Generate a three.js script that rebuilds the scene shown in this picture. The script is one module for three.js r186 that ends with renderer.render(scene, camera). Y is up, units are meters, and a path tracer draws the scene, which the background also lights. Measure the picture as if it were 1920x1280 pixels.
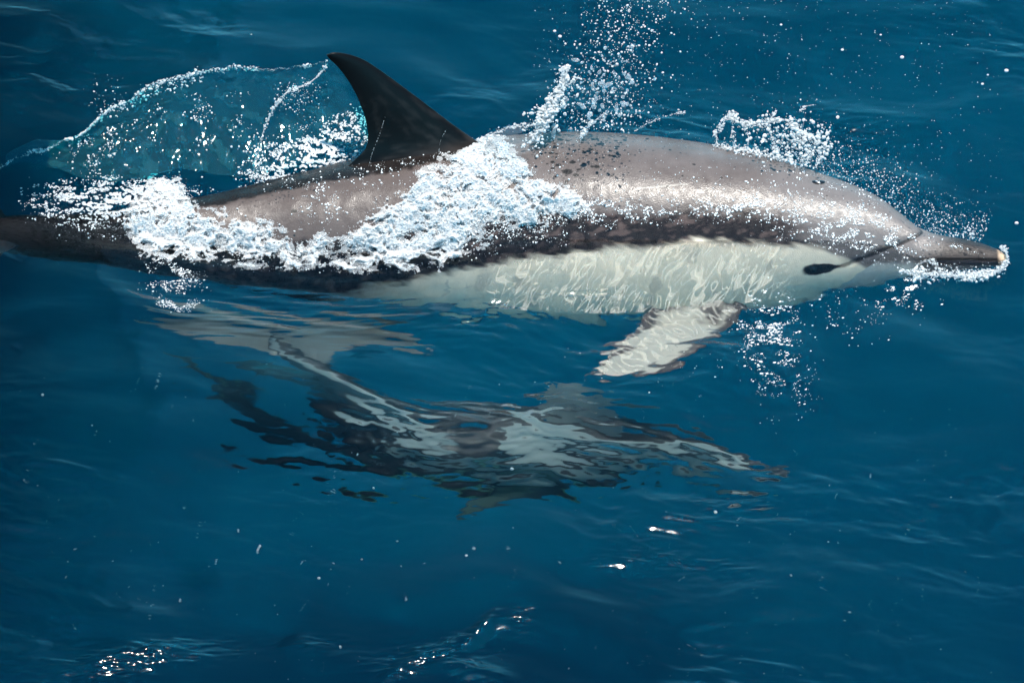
import * as THREE from 'three';
import { mergeGeometries } from 'three/addons/utils/BufferGeometryUtils.js';
import { ImprovedNoise } from 'three/addons/math/ImprovedNoise.js';

// ------------------------------------------------------------------ camera, sky, sun, exposure
const W = 1920, H = 1280, PX = 1.146e-3;              // the photograph's frame and metres per pixel at the subject
const ELEV = 42 * Math.PI / 180, DIST = 12;
const SE = Math.sin(ELEV), CE = Math.cos(ELEV);
const scene = new THREE.Scene();
const camera = new THREE.PerspectiveCamera(2 * Math.atan(H / 2 * PX / DIST) * 180 / Math.PI, W / H, 0.5, 2000);
camera.position.set(0, DIST * SE, DIST * CE);
camera.lookAt(0, 0, 0);
const renderer = new THREE.WebGLRenderer({ antialias: true });
renderer.setSize(1024, 682);
renderer.toneMapping = THREE.LinearToneMapping;
renderer.toneMappingExposure = 1.7;
renderer.shadowMap.enabled = true;

const SUN = new THREE.Vector3(0.08, 0.985, 0.03).normalize();
{
  const w = 512, h = 256, d = new Float32Array(w * h * 4);
  for (let r = 0; r < h; r++) for (let c = 0; c < w; c++) {
    const up = ((r + 0.5) / h - 0.5) * Math.PI, rd = ((c + 0.5) / w - 0.5) * 2 * Math.PI, y = Math.sin(up);
    const x = Math.cos(rd) * Math.cos(up), z = Math.sin(rd) * Math.cos(up);
    const t = Math.pow(1 - Math.max(0, y), 2), k = Math.max(0, x * SUN.x + y * SUN.y + z * SUN.z), g = 0.25 * Math.pow(k, 24);
    const i = (r * w + c) * 4;
    d[i] = 0.015 + 0.20 * t + g; d[i + 1] = 0.12 + 0.85 * t + g; d[i + 2] = 0.30 + 1.05 * t + g * 0.9; d[i + 3] = 1;
  }
  const t = new THREE.DataTexture(d, w, h, THREE.RGBAFormat, THREE.FloatType);
  t.mapping = THREE.EquirectangularReflectionMapping; t.magFilter = THREE.LinearFilter; t.minFilter = THREE.LinearFilter; t.needsUpdate = true;
  scene.background = t; scene.environment = t;
}
const sun = new THREE.DirectionalLight(new THREE.Color(1.0, 0.95, 0.87), 4.6);
sun.position.copy(SUN).multiplyScalar(8); sun.castShadow = true;
Object.assign(sun.shadow.camera, { left: -2, right: 2, top: 2, bottom: -2, near: 0.5, far: 20 });
sun.shadow.mapSize.set(4096, 4096);
scene.add(sun, sun.target);

// ------------------------------------------------------------------ helpers
const N3 = new ImprovedNoise();
const noise = (x, y, z = 0) => N3.noise(x + 131.3, y + 57.7, z + 19.1);
function fbm(x, y, z = 0, o = 4) { let s = 0, a = 0.5; for (let i = 0; i < o; i++) { s += a * noise(x, y, z + i * 7.3); x *= 2.03; y *= 2.03; z *= 2.03; a *= 0.5; } return s; }
function rng(seed) { return () => { seed = (seed + 0x6d2b79f5) | 0; let t = Math.imul(seed ^ (seed >>> 15), 1 | seed); t = (t + Math.imul(t ^ (t >>> 7), 61 | t)) ^ t; return ((t ^ (t >>> 14)) >>> 0) / 4294967296; }; }
const clamp = THREE.MathUtils.clamp, lerp = THREE.MathUtils.lerp, smooth = (a, b, x) => { const t = clamp((x - a) / (b - a), 0, 1); return t * t * (3 - 2 * t); };
const gauss = (x, c, w) => Math.exp(-(((x - c) / w) ** 2));
const V = (x, y, z) => new THREE.Vector3(x, y, z);
function tag(o, label, category, kind, group) { o.userData = { ...(label && { label }), ...(category && { category }), ...(kind && { kind }), ...(group && { group }) }; return o; }
function add(o) { o.traverse((m) => { if (m.isMesh) { m.castShadow = true; m.receiveShadow = true; } }); scene.add(o); return o; }
// smooth table look-up (Catmull-Rom through rows sorted by x)
function table(rows) {
  rows = rows.slice().sort((a, b) => a[0] - b[0]);
  return (x, k) => {
    const n = rows.length; if (x <= rows[0][0]) return rows[0][k]; if (x >= rows[n - 1][0]) return rows[n - 1][k];
    let i = 0; while (rows[i + 1][0] < x) i++;
    const p = rows[i], q = rows[i + 1], o = rows[Math.max(0, i - 1)], r = rows[Math.min(n - 1, i + 2)], hh = q[0] - p[0], t = (x - p[0]) / hh;
    const m0 = (q[k] - o[k]) / (q[0] - o[0]) * hh, m1 = (r[k] - p[k]) / (r[0] - p[0]) * hh;
    return (2 * t ** 3 - 3 * t * t + 1) * p[k] + (t ** 3 - 2 * t * t + t) * m0 + (3 * t * t - 2 * t ** 3) * q[k] + (t ** 3 - t * t) * m1;
  };
}
// where things of the photograph stand: camera axes, and the view ray's slope in water (n = 1.33)
const UPC = V(0, CE, -SE), TOC = V(0, SE, CE), TW = Math.tan(Math.asin(CE / 1.33));
const persp = (p) => 1 - p.dot(TOC) / DIST;                               // nearer things take more pixels per metre
function project(p) { const k = persp(p) * PX; return [W / 2 + p.x / k, H / 2 - p.dot(UPC) / k]; }
function inAir(px, py, y) {                                               // the point at height y seen at that pixel
  let k = 1, z = 0;
  for (let i = 0; i < 6; i++) { z = (y * CE - (H / 2 - py) * PX * k) / SE; k = persp(V(0, y, z)); }
  return V((px - W / 2) * PX * k, y, z);
}
function onPlane(px, py, z) {                                             // the point at distance z seen at that pixel
  let k = 1, y = 0;
  for (let i = 0; i < 6; i++) { y = ((H / 2 - py) * PX * k + z * SE) / CE; k = persp(V(0, y, z)); }
  return V((px - W / 2) * PX * k, y, z);
}
function under(px, py, y) { const p = inAir(px, py, 0); return V(p.x * (1 - y * 0.03), y, p.z + y * TW); }   // the point at depth -y seen through level water
const rgb = (c, o = 1) => new THREE.Color().setRGB(c[0] * o, c[1] * o, c[2] * o);

// ------------------------------------------------------------------ the sea
function seaHeight(x, z, fine = 1) {
  let h = 0.022 * noise(x * 1.1 + 3, z * 1.7) + 0.014 * noise(x * 2.3, z * 3.6, 5);
  if (fine > 0) {
    const patch = smooth(-0.12, 0.35, fbm(x * 1.3 + 9, z * 1.9, 2.2, 2)) * (1 - 0.6 * gauss(x, 0.32, 0.34) * gauss(z, 0.33, 0.16));
    const wx = x + 0.06 * noise(x * 4, z * 4, 8), wz = z - 0.22 * x + 0.05 * noise(x * 3, z * 5, 9);
    h += 0.0115 * noise(wx * 4.4, wz * 8, 1.5) * fine;
    h += fine * (0.22 + 0.95 * patch) * (0.0043 * noise(wx * 13, wz * 26, 3.1) + 0.0016 * noise(wx * 30, wz * 60, 4.7) + 0.0005 * noise(wx * 75, wz * 130, 6.1));
  }
  return h;
}
function axis(lo, hi, step, far, grow) {
  const a = []; for (let x = lo; x <= hi + 1e-9; x += step) a.push(x);
  for (let s = step, x = a[a.length - 1]; x < far;) { s *= grow; x += s; a.push(x); }
  for (let s = step, x = a[0]; x > -far;) { s *= grow; x -= s; a.unshift(x); }
  return a;
}
// the trough beside the tail, the swell along the flank and small steep crests that catch the sun
const CRESTS = [[[165, 1224], [240, 1210], [330, 1196], [405, 1178]], [[1050, 1068], [1110, 1040], [1200, 1026], [1310, 1032], [1430, 1058]], [[1235, 918], [1330, 934], [1420, 930], [1490, 916]], [[540, 1172], [600, 1176], [650, 1190]], [[700, 1250], [790, 1200], [880, 1176], [930, 1140], [990, 1132]], [[780, 1200], [880, 1225], [990, 1245]], [[850, 598], [890, 586], [940, 566]], [[1060, 545], [1110, 556], [1180, 558], [1250, 566]]].map((l) => l.map(([x, y]) => [(x - W / 2) * PX, (y - H / 2) * PX / SE]));
const broadLevel = (x, z) => -0.034 * gauss(x, -0.42, 0.4) * gauss(z, -0.25, 0.18) + 0.02 * gauss(x, 0.35, 0.4) * gauss(z, -0.33, 0.14);
const GLITTER = [[290, 1204, 130, 26, -0.16, 2.3], [600, 1172, 55, 14, 0, 1.1], [800, 1205, 90, 26, 0, 1.3], [980, 1140, 22, 30, 0, 1.6], [1360, 924, 110, 13, 0, 0.8], [1200, 1026, 150, 14, 0, 0.75], [1100, 545, 80, 12, 0, 2.0], [925, 562, 18, 11, 0, 2.0], [865, 592, 16, 10, 0, 2.0]].map(([x, y, rx, ry, k, a]) => [(x - W / 2) * PX, (y - H / 2) * PX / SE, rx * PX, ry * PX / SE, k, a]);
function waterBulge(x, z) {
  let h = broadLevel(x, z);
  for (const [cx, cz, rx, rz, k, a] of GLITTER) { const u = (x - cx) / rx, v = (z - cz - k * (x - cx) / SE) / rz, q = u * u + v * v; if (q < 5) h += a * Math.exp(-q) * (0.0034 * noise(x * 22, z * 90, 31) + 0.0018 * noise(x * 48, z * 150, 32)); }
  const lip = gauss(x, -0.40, 0.36) * gauss(z, -0.13, 0.12);
  if (lip > 0.02) h += lip * (0.0045 * noise(x * 6, z * 36 - 6 * x, 13) + 0.0018 * noise(x * 14, z * 85, 14));
  // short slanting ripples over the belly and the flipper
  const near = gauss(x, 0.27, 0.34) * gauss(z, -0.10, 0.26);
  if (near > 0.02) { const u = x * 0.80 - z * 0.6, v = x * 0.6 + z * 0.80, q = u + 0.02 * noise(v * 9, u * 12, 7); h += near * (0.0034 * noise(q * 30, v * 8, 2.5) + 0.0016 * noise(q * 66, v * 17, 3.5)); }
  for (const l of CRESTS) {
    if (z > l[0][1] + 0.3 || z < l[0][1] - 0.3 || x < l[0][0] - 0.1 || x > l[l.length - 1][0] + 0.1) continue;
    for (let i = 0; i < l.length - 1; i++) {
      const [ax, az] = l[i], [bx, bz] = l[i + 1]; if (x < ax || x >= bx) continue;
      const t = (x - ax) / (bx - ax), d = z - lerp(az, bz, t) - 0.006 * noise(x * 12, z * 4, 3), ends = smooth(0, 0.1, x - l[0][0]) * smooth(0, 0.1, l[l.length - 1][0] - x);
      h += ends * (l[0][1] > 0.75 ? 0.0115 : 0.0045) * Math.exp(-((d / 0.026) ** 2)) + ends * Math.exp(-((d / 0.04) ** 2)) * 0.003 * noise(x * 38, z * 80, 12);
    }
  }
  return h;
}
function buildSea() {
  const xs = axis(-1.3, 1.3, 0.0045, 90, 1.25), zs = axis(-1.35, 1.25, 0.0032, 90, 1.25), nx = xs.length, nz = zs.length;
  const p = new Float32Array(nx * nz * 3), uv = new Float32Array(nx * nz * 2), idx = new Uint32Array((nx - 1) * (nz - 1) * 6);
  for (let j = 0, o = 0, u = 0; j < nz; j++) for (let i = 0; i < nx; i++) {
    const x = xs[i], z = zs[j], fine = smooth(2.6, 1.4, Math.max(Math.abs(x), Math.abs(z))), far = smooth(30, 6, Math.hypot(x, z));
    p[o++] = x; p[o++] = (seaHeight(x, z, fine)) * far + (fine > 0 ? waterBulge(x, z) : 0); p[o++] = z; uv[u++] = x; uv[u++] = z;
  }
  for (let j = 0, o = 0; j < nz - 1; j++) for (let i = 0; i < nx - 1; i++) {
    const a = j * nx + i, b = a + 1, c = a + nx, d = c + 1;
    idx[o++] = a; idx[o++] = c; idx[o++] = b; idx[o++] = b; idx[o++] = c; idx[o++] = d;
  }
  const g = new THREE.BufferGeometry();
  g.setAttribute('position', new THREE.BufferAttribute(p, 3)); g.setAttribute('uv', new THREE.BufferAttribute(uv, 2)); g.setIndex(new THREE.BufferAttribute(idx, 1));
  g.computeVertexNormals();
  const m = new THREE.MeshPhysicalMaterial({ color: 0xffffff, transmission: 1, thickness: 1, ior: 1.33, roughness: 0.1, attenuationColor: rgb([0.58, 0.81, 0.84]), attenuationDistance: 2.2 });
  m.name = 'sea_water';
  const o = new THREE.Mesh(g, m); o.name = 'sea_water'; tag(o, 'clear deep blue sea water with small ripples', 'sea', 'structure');
  add(o);
}
function buildDeep() {
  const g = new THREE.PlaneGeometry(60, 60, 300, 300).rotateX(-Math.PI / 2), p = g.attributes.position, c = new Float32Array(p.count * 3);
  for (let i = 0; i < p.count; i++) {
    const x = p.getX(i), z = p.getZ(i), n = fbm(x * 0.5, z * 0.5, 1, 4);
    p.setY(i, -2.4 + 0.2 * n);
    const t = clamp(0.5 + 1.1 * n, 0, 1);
    c.set([0.0, lerp(0.036, 0.088, t), lerp(0.078, 0.15, t)], i * 3);  // uneven scatter and sky reflection painted as lighter and darker blue
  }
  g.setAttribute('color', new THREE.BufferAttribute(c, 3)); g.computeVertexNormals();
  const o = new THREE.Mesh(g, new THREE.MeshPhysicalMaterial({ vertexColors: true, roughness: 1, specularIntensity: 0 })); o.name = 'deep_blue_sheet'; tag(o, 'added blue sheet standing in for the scattered light of deep water', 'sea', 'structure');
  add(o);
}

// ------------------------------------------------------------------ dolphins
// rows: [pixel x, pixel y of the back's outline, pixel y of the belly's outline, height of the body's axis, width over depth]
function makeBody(rows, roll, submerged) {
  const T = table(rows), D = V(0, Math.cos(roll), -Math.sin(roll)), L = V(0, Math.sin(roll), Math.cos(roll));
  const Q = V(0, SE * TW, -SE), UP = submerged ? Q : UPC, x0 = rows[0][0], x1 = rows[rows.length - 1][0];
  const at = (px) => {
    const yc = T(px, 3), wb = T(px, 4), s1 = Math.hypot(UP.dot(D), wb * UP.dot(L)), s2 = Math.hypot(Q.dot(D), wb * Q.dot(L));
    let k = 1, kb = 1, zc = 0, a = 0;
    for (let i = 0; i < 5; i++) {
      const yt = (H / 2 - T(px, 1)) * PX * k, yb = (H / 2 - T(px, 2)) * PX * k;
      a = Math.max(0.002, (yt - yb - yc * (UP.y - Q.y)) / (s1 + s2));
      zc = -(yt - yc * UP.y - a * s1) / SE;
      k = persp(V(0, yc, zc));
    }
    return { x: (px - W / 2) * PX * k, y: yc, z: zc, a, b: a * wb };
  };
  return { at, D, L, x0, x1, T };
}
function sectionPoint(B, s, th, out = V(), lift = 0) {                     // th: 0 on the back, + towards the viewer, PI on the belly
  const c = Math.cos(th), sn = Math.sin(th), n = Math.sign(sn) * Math.pow(Math.abs(sn), 0.94);
  return out.set(s.x, s.y, s.z).addScaledVector(B.D, (s.a + lift) * c).addScaledVector(B.L, (s.b + lift) * n);
}
const NA = 192;
function bodyGeometry(B, steps, dent) {
  const pos = [], uv = [], idx = [], p = V();
  for (let i = 0; i <= steps; i++) {
    const t = i / steps, e = t < 0.02 ? 0.02 * (t / 0.02) ** 2 : t, px = lerp(B.x1, B.x0, e), s = B.at(px);
    for (let j = 0; j <= NA; j++) {
      const th = (j / NA * 2 - 1) * Math.PI;
      sectionPoint(B, s, th, p, dent ? dent(px, th, s) : 0);
      pos.push(p.x, p.y, p.z); uv.push((px - B.x0) / (B.x1 - B.x0), j / NA);
    }
  }
  for (let i = 0; i < steps; i++) for (let j = 0; j < NA; j++) { const a = i * (NA + 1) + j, b = a + 1, c = a + NA + 1, d = c + 1; idx.push(a, b, c, b, d, c); }
  // caps
  for (const [row, flip] of [[0, 1], [steps, 0]]) {
    const s = B.at(row ? B.x0 : B.x1), n = pos.length / 3; pos.push(s.x, s.y, s.z); uv.push(row ? 0 : 1, 0.5);
    for (let j = 0; j < NA; j++) { const a = row * (NA + 1) + j; flip ? idx.push(n, a + 1, a) : idx.push(n, a, a + 1); }
  }
  const g = new THREE.BufferGeometry();
  g.setAttribute('position', new THREE.Float32BufferAttribute(pos, 3)); g.setAttribute('uv', new THREE.Float32BufferAttribute(uv, 2)); g.setIndex(idx); g.computeVertexNormals();
  return weldSeam(g, steps);
}
function weldSeam(g, steps) {
  const n = g.attributes.normal, v = V();
  for (let i = 0; i <= steps; i++) { const a = i * (NA + 1), b = a + NA; v.set(n.getX(a) + n.getX(b), n.getY(a) + n.getY(b), n.getZ(a) + n.getZ(b)).normalize(); n.setXYZ(a, v.x, v.y, v.z); n.setXYZ(b, v.x, v.y, v.z); }
  return g;
}
// a fin: root-to-tip rows of [leading point, trailing point, half thickness], side = thickness direction, flare at the root
function finGeometry(lead, trail, thick, side, uvFor, nv = 60, nc = 28) {
  const L = new THREE.CatmullRomCurve3(lead), T = new THREE.CatmullRomCurve3(trail), pos = [], uv = [], idx = [], p = V();
  for (let i = 0; i <= nv; i++) {
    const v = i / nv, a = L.getPoint(v), b = T.getPoint(v), h = thick(v);
    for (let j = 0; j <= 2 * nc; j++) {
      const up = j <= nc ? 1 : -1, q = j <= nc ? j / nc : 2 - j / nc, c = (1 - Math.cos(q * Math.PI)) / 2;
      const foil = 2.6 * (0.2969 * Math.sqrt(c) - 0.126 * c - 0.3516 * c * c + 0.2843 * c ** 3 - 0.1036 * c ** 4) / 0.3;
      p.copy(a).lerp(b, c).addScaledVector(side, up * h * foil * 0.75);
      pos.push(p.x, p.y, p.z); uv.push(...uvFor(v, c, up));
    }
  }
  const m = 2 * nc + 1;
  for (let i = 0; i < nv; i++) for (let j = 0; j < m - 1; j++) { const a = i * m + j, b = a + 1, c = a + m, d = c + 1; idx.push(a, c, b, b, c, d); }
  const g = new THREE.BufferGeometry();
  g.setAttribute('position', new THREE.Float32BufferAttribute(pos, 3)); g.setAttribute('uv', new THREE.Float32BufferAttribute(uv, 2)); g.setIndex(idx); g.computeVertexNormals();
  return g;
}
const ROWS1 = [
  [-130, 432, 462, -0.115, 0.8], [-60, 424, 472, -0.115, 0.7], [0, 418, 478, -0.112, 0.62], [100, 412, 490, -0.105, 0.62], [200, 401, 500, -0.10, 0.66], [300, 386, 510, -0.10, 0.72],
  [400, 366, 522, -0.11, 0.78], [500, 342, 535, -0.125, 0.82], [600, 316, 548, -0.135, 0.85], [700, 292, 560, -0.145, 0.87], [800, 275, 571, -0.15, 0.88], [900, 262, 580, -0.155, 0.88],
  [1000, 252, 586, -0.155, 0.88], [1100, 249, 590, -0.15, 0.88], [1200, 255, 589, -0.145, 0.88], [1300, 267, 583, -0.135, 0.88], [1400, 284, 571, -0.12, 0.88], [1450, 297, 562, -0.11, 0.88],
  [1500, 313, 552, -0.10, 0.88], [1550, 330, 543, -0.088, 0.87], [1600, 348, 534, -0.075, 0.85], [1650, 372, 526, -0.06, 0.84], [1690, 402, 520, -0.045, 0.85], [1715, 421, 516, -0.035, 0.9],
  [1735, 432, 513, -0.03, 0.95], [1760, 440, 510, -0.026, 1.0], [1800, 447, 505, -0.02, 1.05], [1840, 456, 502, -0.016, 1.05], [1870, 467, 499, -0.012, 1.0], [1884, 476, 494, -0.01, 1.0], [1889, 483, 487, -0.01, 1.0]];
const B1 = makeBody(ROWS1, 18 * Math.PI / 180, false);


// ---- where the photograph's pixels fall on the first dolphin
function pyOf(p) {                                                         // apparent row of a point, through level water when it is below the surface
  const l = broadLevel(p.x, p.z);
  return p.y >= l ? project(p)[1] : project(V(p.x, l, p.z + (l - p.y) * TW))[1];
}
const colCache = new Map();
function column(px) {                                                      // angles and rows down the near side at a station
  const key = Math.round(px / 2) * 2;
  if (!colCache.has(key)) {
    const s = B1.at(clamp(key, B1.x0, B1.x1)), rows = [];
    for (let j = 0; j <= 110; j++) { const th = -0.7 + j / 110 * (0.7 + 3.0); rows.push([th, pyOf(sectionPoint(B1, s, th))]); }
    let top = 0; rows.forEach((r, j) => { if (r[1] < rows[top][1]) top = j; });
    let end = top; rows.forEach((r, j) => { if (j > top) { if (r[1] > rows[end][1]) end = j; r[1] = Math.max(r[1], rows[j - 1][1] + 1e-4); } });
    colCache.set(key, { s, rows, top, end });
  }
  return colCache.get(key);
}
function thetaAt(px, py) {
  const c = column(px);
  if (py <= c.rows[c.top][1]) return c.rows[c.top][0];
  for (let j = c.top; j < c.end; j++) if (c.rows[j + 1][1] >= py) return lerp(c.rows[j][0], c.rows[j + 1][0], (py - c.rows[j][1]) / (c.rows[j + 1][1] - c.rows[j][1]));
  return c.rows[c.end][0];
}
const stations = new Map(), stationAt = (px) => { const k = Math.round(px * 2.5); if (!stations.has(k)) stations.set(k, B1.at(k / 2.5)); return stations.get(k); };
const levels = new Map();
function seaLevel(x, z) { const a = Math.round(x * 400), b = Math.round(z * 400), k = a * 4096 + b; if (!levels.has(k)) levels.set(k, seaLevelExact(a / 400, b / 400)); return levels.get(k); }
function seaLevelExact(x, z) { return seaHeight(x, z, 1) + waterBulge(x, z); }
function surfaceAt(px, py, lift = 0) {                                     // the body or the water, whichever is seen first at that pixel
  const c = column(px);
  if (px > B1.x0 && px < B1.x1 && py > c.rows[c.top][1] && py < c.rows[c.end][1]) {
    const th = thetaAt(px, py), s = stationAt(px), p = sectionPoint(B1, s, th, V(), lift);
    if (p.y > seaLevel(p.x, p.z) - 0.004 + lift * 0.5) return p;
  }
  const w = inAir(px, py, 0); return inAir(px, py, seaLevel(w.x, w.z) + lift * 0.8);
}

// ---- skin
const RIDGE = table([[-130, 0], [250, 6], [360, 13], [500, 16], [600, 18], [680, 24], [760, 26], [860, 14], [930, 6], [1000, -25], [2000, -25]].map((r) => [r[0], r[1]]));
const BAND_TOP = table([[-130, 300], [200, 420], [500, 455], [800, 440], [900, 420], [1000, 400], [1100, 402], [1200, 405], [1300, 398], [1400, 402], [1460, 412], [1520, 428], [1600, 470], [1700, 520]]);
const BAND_LOW = table([[-130, 900], [300, 900], [400, 620], [600, 545], [800, 505], [900, 485], [1000, 467], [1100, 456], [1200, 449], [1300, 440], [1400, 440], [1460, 445], [1520, 452], [1600, 476], [1700, 520]]);
const mix3 = (a, b, t) => [lerp(a[0], b[0], t), lerp(a[1], b[1], t), lerp(a[2], b[2], t)];
const SPOTS = (() => {
  const r = rng(11), a = [];
  for (let i = 0; i < 70; i++) a.push([1075 + (r() + r() + r() - 1.5) * 75, 300 + (r() + r() + r() - 1.5) * 70, 1.3 + 3.4 * r() ** 3]);
  for (let i = 0; i < 26; i++) a.push([1150 + 450 * r(), 280 + 120 * r(), 1 + 1.3 * r()]);
  a.push([1152, 360, 4.2], [1062, 321, 7], [555, 395, 4]);
  return a;
})();
for (const q of SPOTS) { q[1] = Math.max(q[1], B1.T(q[0], 1) + 12); q.push(thetaAt(q[0], q[1])); q.push(B1.at(q[0]).a / PX); }
const segDist = (x, y, ax, ay, bx, by) => { const t = clamp(((x - ax) * (bx - ax) + (y - ay) * (by - ay)) / ((bx - ax) ** 2 + (by - ay) ** 2), 0, 1); return Math.hypot(x - ax - t * (bx - ax), y - ay - t * (by - ay)); };
const lineDist = (x, y, pts) => { let d = 1e9; for (let i = 0; i < pts.length - 1; i++) d = Math.min(d, segDist(x, y, ...pts[i], ...pts[i + 1])); return d; };
const CREASE = [[1727, 434], [1712, 443], [1690, 454], [1650, 470], [1610, 485], [1570, 497], [1530, 504]];
function skinColour(px, th, py, top) {
  const f = fbm(px / 90, py / 60, 1, 4), g = fbm(px / 16, py / 16, 4, 3), st = fbm(px / 60, py / 12, 7, 3);
  let c = mix3([0.088, 0.070, 0.065], [0.130, 0.110, 0.106], clamp(0.5 + 1.1 * f + 0.35 * st, 0, 1));
  c = mix3(c, [0.160, 0.145, 0.143], 0.75 * smooth(1380, 1560, px));
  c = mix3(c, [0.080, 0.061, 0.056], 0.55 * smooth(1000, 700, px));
  // dark stripe down the back behind the fin
  const rd = RIDGE(px, 1) + 10 * g + 5 * st; if (rd > 0) c = mix3(c, [0.012, 0.010, 0.010], smooth(rd + 5, rd - 3, py - top));
  // dark flank and white belly
  const sl = fbm((px + 2.2 * py) / 110, (py - 0.42 * px) / 14, 17, 3), bt = BAND_TOP(px, 1) + 26 * f + 20 * g + 14 * st, bl = BAND_LOW(px, 1) + 13 + 16 * f + 13 * sl + 6 * g;
  const dark = mix3([0.016, 0.013, 0.014], [0.075, 0.052, 0.048], smooth(0.08, 0.34, Math.abs(fbm(px / 34 + py / 60, py / 20, 11, 3)) + 0.1 * g));
  c = mix3(c, dark, smooth(bt - 16, bt + 8, py) * smooth(1560, 1440, px));
  const m = fbm(px / 46 + 0.5 * py / 60, py / 60, 21, 4);
  let belly = mix3([0.95, 0.81, 0.64], [0.60, 0.53, 0.44], 0.7 * smooth(0.20, 0.25, m) * smooth(4, 20, py - bl));
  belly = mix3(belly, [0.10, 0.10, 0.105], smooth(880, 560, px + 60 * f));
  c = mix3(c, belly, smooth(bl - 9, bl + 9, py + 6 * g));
  c = mix3(c, [0.010, 0.009, 0.010], smooth(300, 180, px + 40 * f));  // shade over the tail painted into the skin as near-black
  // spots and scratches
  c = mix3(c, [0.36, 0.33, 0.30], 0.6 * smooth(1.8, 0.6, segDist(px, py, 1192, 353, 1284, 345)));
  // head: crease between melon and beak, dark eye patch, beak
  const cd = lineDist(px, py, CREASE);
  if (px > 1727 - Math.max(0, py - 434) * 1.62) {
    c = mix3([0.034, 0.027, 0.026], [0.17, 0.15, 0.145], smooth(1790, 1700, px + 1.2 * (py - 470)));
    c = mix3(c, [0.60, 0.59, 0.55], smooth(1745, 1690, px) * smooth(486, 498, py + 3 * g));
    c = mix3(c, [0.020, 0.018, 0.020], smooth(1735, 1755, px) * smooth(484, 487, py + 2 * g) * smooth(493, 490, py));
    c = mix3(c, [0.20, 0.19, 0.19], smooth(495, 500, py) * smooth(1700, 1745, px));
    c = mix3(c, [0.62, 0.44, 0.30], smooth(1868, 1880, px + 6 * g));
  }
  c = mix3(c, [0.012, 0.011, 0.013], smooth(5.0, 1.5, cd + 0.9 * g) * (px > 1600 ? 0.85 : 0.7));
  c = mix3(c, [0.010, 0.010, 0.012], smooth(1.15, 0.85, Math.hypot((px - 1534) / 36, (py - 502 + (px - 1534) * 0.16) / (9.5 - (px - 1534) * 0.1)) + 0.25 * g));
  const k = 1 + 0.16 * g; return [c[0] * k, c[1] * k, c[2] * k];
}
function skinTextures() {
  const w = 1800, h = 900, d = new Uint8Array(w * h * 4), toS = (v) => 255 * (v <= 0.0031308 ? 12.92 * v : 1.055 * Math.pow(v, 1 / 2.4) - 0.055);
  for (let i = 0; i < w; i++) {
    const px = lerp(B1.x0, B1.x1, (i + 0.5) / w), s = B1.at(px), pys = []; let top = 1e9;
    for (let j = 0; j <= 160; j++) { const py = pyOf(sectionPoint(B1, s, -Math.PI * 0 + j / 160 * Math.PI)); pys.push(j && py < pys[j - 1] && j > 40 ? pys[j - 1] + 0.35 : py); top = Math.min(top, py); }
    for (let j = 0; j < h / 2; j++) {
      const th = Math.abs((j + 0.5) / h * 2 - 1) * Math.PI, q = th / Math.PI * 160, a = Math.min(159, Math.floor(q)), py = lerp(pys[a], pys[a + 1], q - a);
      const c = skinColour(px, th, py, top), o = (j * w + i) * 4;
      d[o] = toS(clamp(c[0], 0, 1)); d[o + 1] = toS(clamp(c[1], 0, 1)); d[o + 2] = toS(clamp(c[2], 0, 1)); d[o + 3] = 255; d.copyWithin(((h - 1 - j) * w + i) * 4, o, o + 4);
    }
  }
  // small dark spots on the side towards the viewer
  for (const [sx, sy, r, ts, ar] of SPOTS) {
    const ci = (sx - B1.x0) / (B1.x1 - B1.x0) * w, cj = (ts / Math.PI + 1) / 2 * h, pi = (B1.x1 - B1.x0) / w, pj = 2 * Math.PI / h * ar, R = r * 1.5;
    for (let i = Math.floor(ci - R * 1.5 / pi); i <= ci + R * 1.5 / pi; i++) for (let j = Math.floor(cj - R / pj); j <= cj + R / pj; j++) {
      const q = Math.hypot((i - ci) * pi / 1.4, (j - cj) * pj) + 1.4 * noise(i / 4, j / 4, 3), k = 0.92 * smooth(r * 1.15, r * 0.75, q), o = (j * w + i) * 4;
      if (k > 0 && i >= 0 && i < w && j >= 0 && j < h) for (let e = 0; e < 3; e++) d[o + e] = lerp(d[o + e], 28, k);
    }
  }
  const t = new THREE.DataTexture(d, w, h); t.colorSpace = THREE.SRGBColorSpace; t.magFilter = t.minFilter = THREE.LinearFilter; t.wrapS = t.wrapT = THREE.ClampToEdgeWrapping; t.needsUpdate = true;
  const bw = 1024, b = new Uint8Array(bw * bw * 4);
  for (let j = 0; j < bw; j++) for (let i = 0; i < bw; i++) { const v = 128 + 110 * fbm(i / 26, j / 26, 2, 4) + 70 * noise(i / 4, j / 4, 5) + 45 * noise(i / 1.9, j / 1.9, 6); b.set([v, v, v, 255].map((q) => clamp(q, 0, 255)), (j * bw + i) * 4); }
  const bt = new THREE.DataTexture(b, bw, bw); bt.magFilter = bt.minFilter = THREE.LinearFilter; bt.wrapS = bt.wrapT = THREE.RepeatWrapping; bt.repeat.set(4, 2); bt.needsUpdate = true;
  return [t, bt];
}
function colourBy(g, f) {                                                  // vertex colours from (v along the fin, c across it, side)
  const u = g.attributes.uv, c = new Float32Array(u.count * 3); for (let i = 0; i < u.count; i++) c.set(f(u.getX(i), u.getY(i), i), i * 3);
  g.setAttribute('color', new THREE.BufferAttribute(c, 3)); return g;
}
const white = (g) => colourBy(g, () => [1, 1, 1]);
const vcUV = (v, c, up) => [v, up > 0 ? c : 2 - c];
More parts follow.
